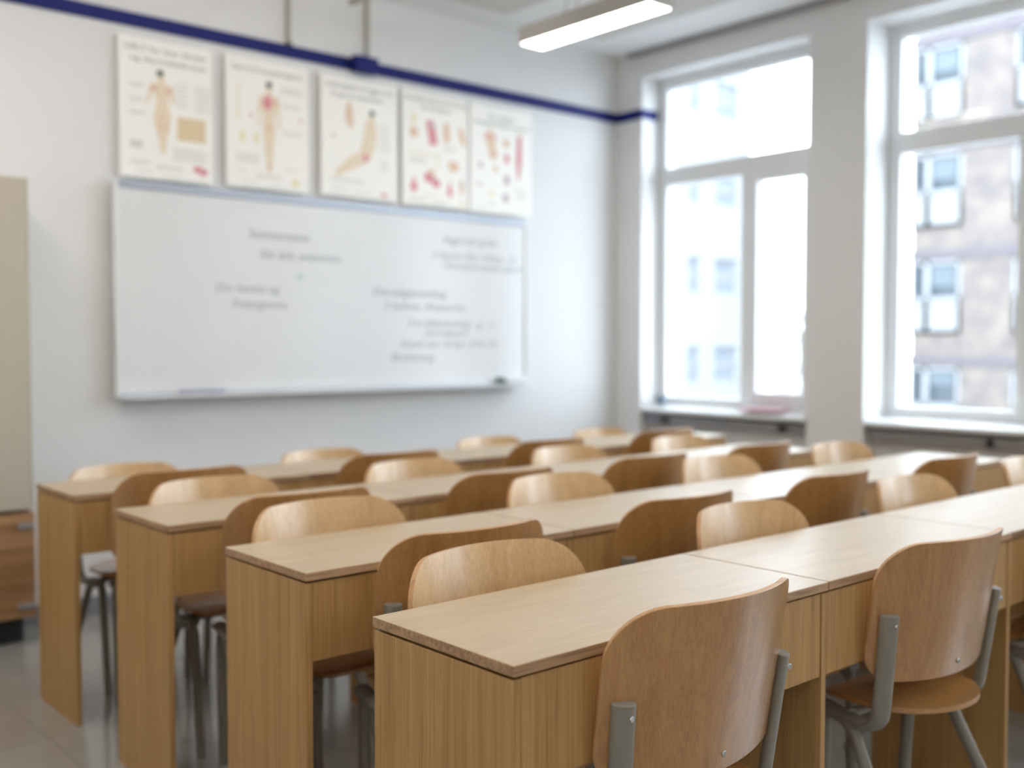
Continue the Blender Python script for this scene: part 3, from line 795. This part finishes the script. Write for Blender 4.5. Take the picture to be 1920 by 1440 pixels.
def add_bolts(back, posts):
    b = bolt_mesh().build('bolt', M['bolt'], back, bevel=0.0012)
    b.location = (0.004, back_y(0.004, 0.536) - 0.0052, 0.536); b['label'] = 'shiny steel bolt'
    for s, p_ in zip((-1, 1), posts):
        # bolt head on the broad face of the post, two through-bolts reaching the backrest
        b = bolt_mesh().build('bolt', M['bolt'], p_, bevel=0.0012)
        b.location = (s * 0.2105 + 0.004, 0.0090 - 0.0135, 0.640); b.rotation_euler = (0, 0, -s * 0.25)
        b['label'] = 'shiny steel bolt'
        for z in (0.645, 0.560):
            t = (0.664 - z) / 0.256; px_, py_ = s * (0.212 - 0.016 * t), 0.006 + 0.032 * t
            m = MB().tube([(px_, py_, z), (px_, back_y(px_, z) - 0.004, z)], 0.0075, n=14, ref=(1, 0, 0))
            o = m.build('spacer_bolt', M['bolt'], p_); o['label'] = 'short steel bolt behind the backrest'


def copy_tree(o, parent=None, skip=()):
    c = o.copy(); col.objects.link(c)
    if parent: c.parent = parent
    for k in tree.get(o.name, []):
        if k.name.split('.')[0] not in skip: copy_tree(k, c, skip)
    return c


proto, back0, posts0 = make_chair()
add_bolts(back0, posts0)
tree = {}
for o in list(sc.objects):
    if o.parent and (o.parent == proto or o.parent.parent == proto): tree.setdefault(o.parent.name, []).append(o)

FWD = dict(A=[(1.424, 1.126, -0.015), (2.240, 1.098, -0.075), (3.05, 1.10, -0.02)],
           B=[(1.511, 1.888, -0.02), (2.274, 1.877, -0.02), (3.036, 1.894, 0.0), (3.827, 1.890, -0.01)],
           C=[(1.512, 2.639, 0.0), (2.270, 2.635, 0.02), (2.990, 2.645, 0.0), (3.692, 2.658, 0.0)],
           D=[(1.480, 3.386, 0.0), (2.318, 3.355, 0.0), (3.155, 3.357, 0.02), (3.935, 3.378, 0.0)])
BCK = dict(A=[(1.360, 1.605), (2.211, 1.591), (3.053, 1.572), (3.90, 1.59)], B=[(1.436, 2.381), (2.268, 2.370), (3.080, 2.372), (3.890, 2.366)],
           C=[(1.473, 3.136), (2.250, 3.133), (3.044, 3.133), (3.776, 3.135)], D=[(1.467, 3.879), (2.311, 3.871), (3.228, 3.865), (4.004, 3.874)])
SCL = dict(A=1.0, B=1.0, C=0.98, D=0.955)
Y0R = {r[0]: r[1] for r in ROWS}
first = True
for rn in 'ABCD':
    skip = ('bolt', 'spacer_bolt') if rn in 'CD' else ()
    for k, (x, y, rz) in enumerate(FWD[rn]):
        if first: c = proto; first = False
        else: c = copy_tree(proto, None, skip)
        y = min(y, Y0R[rn] - 0.056 - 0.22 * abs(rz))
        c.location = (x, y, 0); c.rotation_euler = (0, 0, rz)
        tag(c, 'beech chair facing the whiteboard, under the %s, %s' % (DESKN[k], ROWN[rn]), 'chair', 'chairs facing the whiteboard')
    for k, (x, y) in enumerate(BCK[rn]):
        c = copy_tree(proto, None, skip)
        y = max(y, Y0R[rn] + DD + 0.058)
        c.location = (x, y, 0); c.rotation_euler = (0, 0, pi); s = SCL[rn]; c.scale = (s * 0.965, s, s)
        tag(c, 'beech chair facing the camera, behind the %s, %s' % (DESKN[k], ROWN[rn]), 'chair', 'chairs facing the camera')

# ------------------------------------------------------------------ outside: street, two buildings, bare trees
struct(MB().box(5.6, 160, -60, 120, -9.2, -9.0).build('street', M['street'], smooth=False))

bb = empty('brick_building', (32.3, 10.0, -9)); tag(bb, 'brown brick apartment building with white windows seen through the right window', 'building')
wall = MB(); Y1b = 17.25; Y0b = 6.0
PITCH, WW = 3.40, 1.66
winz = [(-8.64 + 3.4 * k, -8.64 + 3.4 * k + 2.32) for k in range(0, 6)]
winy = []
yy = Y1b - 0.02
while yy - WW > Y0b: winy.append((yy - WW, yy)); yy -= WW + 1.62
def LB(mb): mb.v = [(x - 32.3, y - 10.0, z + 9) for x, y, z in mb.v]; return mb
prev = Y1b
for a, b_ in winy:
    if prev > b_ + 0.03: wall.box(32.3, 33.0, b_, prev, -9, 12.6)
    prev = a
    z = -9.0
    for h0, h1 in winz:
        wall.box(32.32, 33.0, a, b_, z, h0); z = h1
    wall.box(32.32, 33.0, a, b_, z, 12.6)
wall.box(32.3, 33.0, Y0b, prev, -9, 12.6)
wall.box(33.0, 44.0, Y0b, Y1b, -9, 12.6)
LB(wall).build('brick_wall', M['brick'], bb, smooth=False)
for a, b_ in winy:
    for (h0, h1) in winz[1:]:
        f = MB()
        for (u0, u1, q0, q1) in ((a, a + 0.09, h0, h1), (b_ - 0.09, b_, h0, h1), (a, b_, h1 - 0.09, h1), (a, b_, h0, h0 + 0.10), (b_ - 0.62, b_ - 0.44, h0, h1), (a, b_, h0 + 0.98, h0 + 1.16)):
            f.box(32.26, 32.42, u0, u1, q0, q1)
        f.box(32.26, 32.42, a, b_, h0 + 0.0, h0 + 0.92)                 # white infill below the glass
        fo = LB(f).build('window', M['render'], bb, smooth=False)
        LB(MB().box(32.36, 32.40, a + 0.09, b_ - 0.09, h0 + 0.92, h1 - 0.09)).build('pane', M['wglass'], fo, smooth=False)
        LB(MB().box(32.345, 32.36, a + 0.2, b_ - 0.66, h1 - 0.55 - 0.25 * ((int(h0 * 7) % 3)), h1 - 0.09)).build('blind', M['blind'], fo, smooth=False)
for (h0, h1) in winz[1:]:
    LB(MB().box(32.24, 32.33, Y0b, Y1b, h1 + 0.05, h1 + 0.36)).build('brick_band', M['band'], bb, smooth=False)

wbld = empty('white_building', (27.0, 23.2, -9)); tag(wbld, 'white rendered apartment building seen through the window nearest the whiteboard', 'building')
X0w, X1w = 19.0, 31.75
cols_w = [(28.25, 28.90), (29.72, 31.0), (25.4, 26.7), (23.6, 24.25), (20.6, 21.9)]
rows_w = [(-6.33 + 3.1 * k, -6.33 + 3.1 * k + 1.28) for k in range(0, 6)]
wall = MB()
def LV(mb): mb.v = [(x - 27.0, y - 23.2, z + 9) for x, y, z in mb.v]; return mb
xsort = sorted(cols_w); xp = X0w
for a, b_ in xsort:
    wall.box(xp, a, 23.2, 23.7, -9, 13.2); xp = b_
    z = -9.0
    for h0, h1 in rows_w: wall.box(a, b_, 23.2, 23.7, z, h0); z = h1
    wall.box(a, b_, 23.2, 23.7, z, 13.2)
wall.box(xp, X1w, 23.2, 23.7, -9, 13.2); wall.box(X0w, X1w, 23.7, 33, -9, 13.2)
LV(wall).build('rendered_wall', M['render'], wbld, smooth=False)
for a, b_ in cols_w[:3]:
    for h0, h1 in rows_w[1:]:
        f = MB()
        for (u0, u1, q0, q1) in ((a, a + 0.07, h0, h1), (b_ - 0.07, b_, h0, h1), (a, b_, h1 - 0.07, h1), (a, b_, h0, h0 + 0.07), (a, b_, h0 + 0.52, h0 + 0.66)):
            f.box(u0, u1, 23.3, 23.42, q0, q1)
        fo = LV(f).build('window', M['render'], wbld, smooth=False)
        LV(MB().box(a + 0.07, b_ - 0.07, 23.36, 23.40, h0 + 0.07, h1 - 0.07)).build('pane', M['pglass'], fo, smooth=False)


def tree_thing(x, y, h, seed, label):
    rnd = random.Random(seed)
    root = tag(empty('street_tree', (x, y, -9)), label, 'tree', 'pale trees beyond the buildings')
    tb = MB(); tb.tube([(0, 0, 0), (0.1, 0, h * 0.3), (-0.05, 0.1, h * 0.55), (0, 0, h * 0.9)], 0.22, n=8)
    for k in range(9):
        a = rnd.random() * 6.28; z0 = h * (0.35 + 0.05 * k); L_ = h * (0.28 - 0.015 * k)
        tb.tube([(0, 0, z0), (cos(a) * L_ * .5, sin(a) * L_ * .5, z0 + L_ * .35), (cos(a) * L_, sin(a) * L_, z0 + L_ * .8)], 0.07, n=6)
    tb.build('trunk', M['bark'], root)
    cr = MB()
    for k in range(900):
        a = rnd.random() * 6.28; e = rnd.random() ** 0.5; z = h * (0.35 + 0.65 * rnd.random()); rr = h * 0.30 * e * sin(pi * min(1, max(0.1, (z / h - 0.3) / 0.75)))
        c_ = Vector((cos(a) * rr, sin(a) * rr, z)); n_ = Vector((rnd.uniform(-1, 1), rnd.uniform(-1, 1), rnd.uniform(-1, 1))).normalized(); u_ = n_.orthogonal().normalized(); v_ = n_.cross(u_); s_ = 0.16 + 0.16 * rnd.random()
        cr.poly([c_ + u_ * s_, c_ + v_ * s_ * .6, c_ - u_ * s_, c_ - v_ * s_ * .6])
    cr.build('crown', M['leaf'], root, smooth=False)


tree_thing(57.6, 42.4, 12.6, 1, 'pale tree beside the white building in the far window view')
tree_thing(70.0, 46.4, 12.6, 2, 'pale tree right of another tree, seen through the far window')

for o in sc.objects:
    if o.type == 'MESH' and o.parent is None and 'category' not in o and 'kind' not in o: o['kind'] = 'structure'
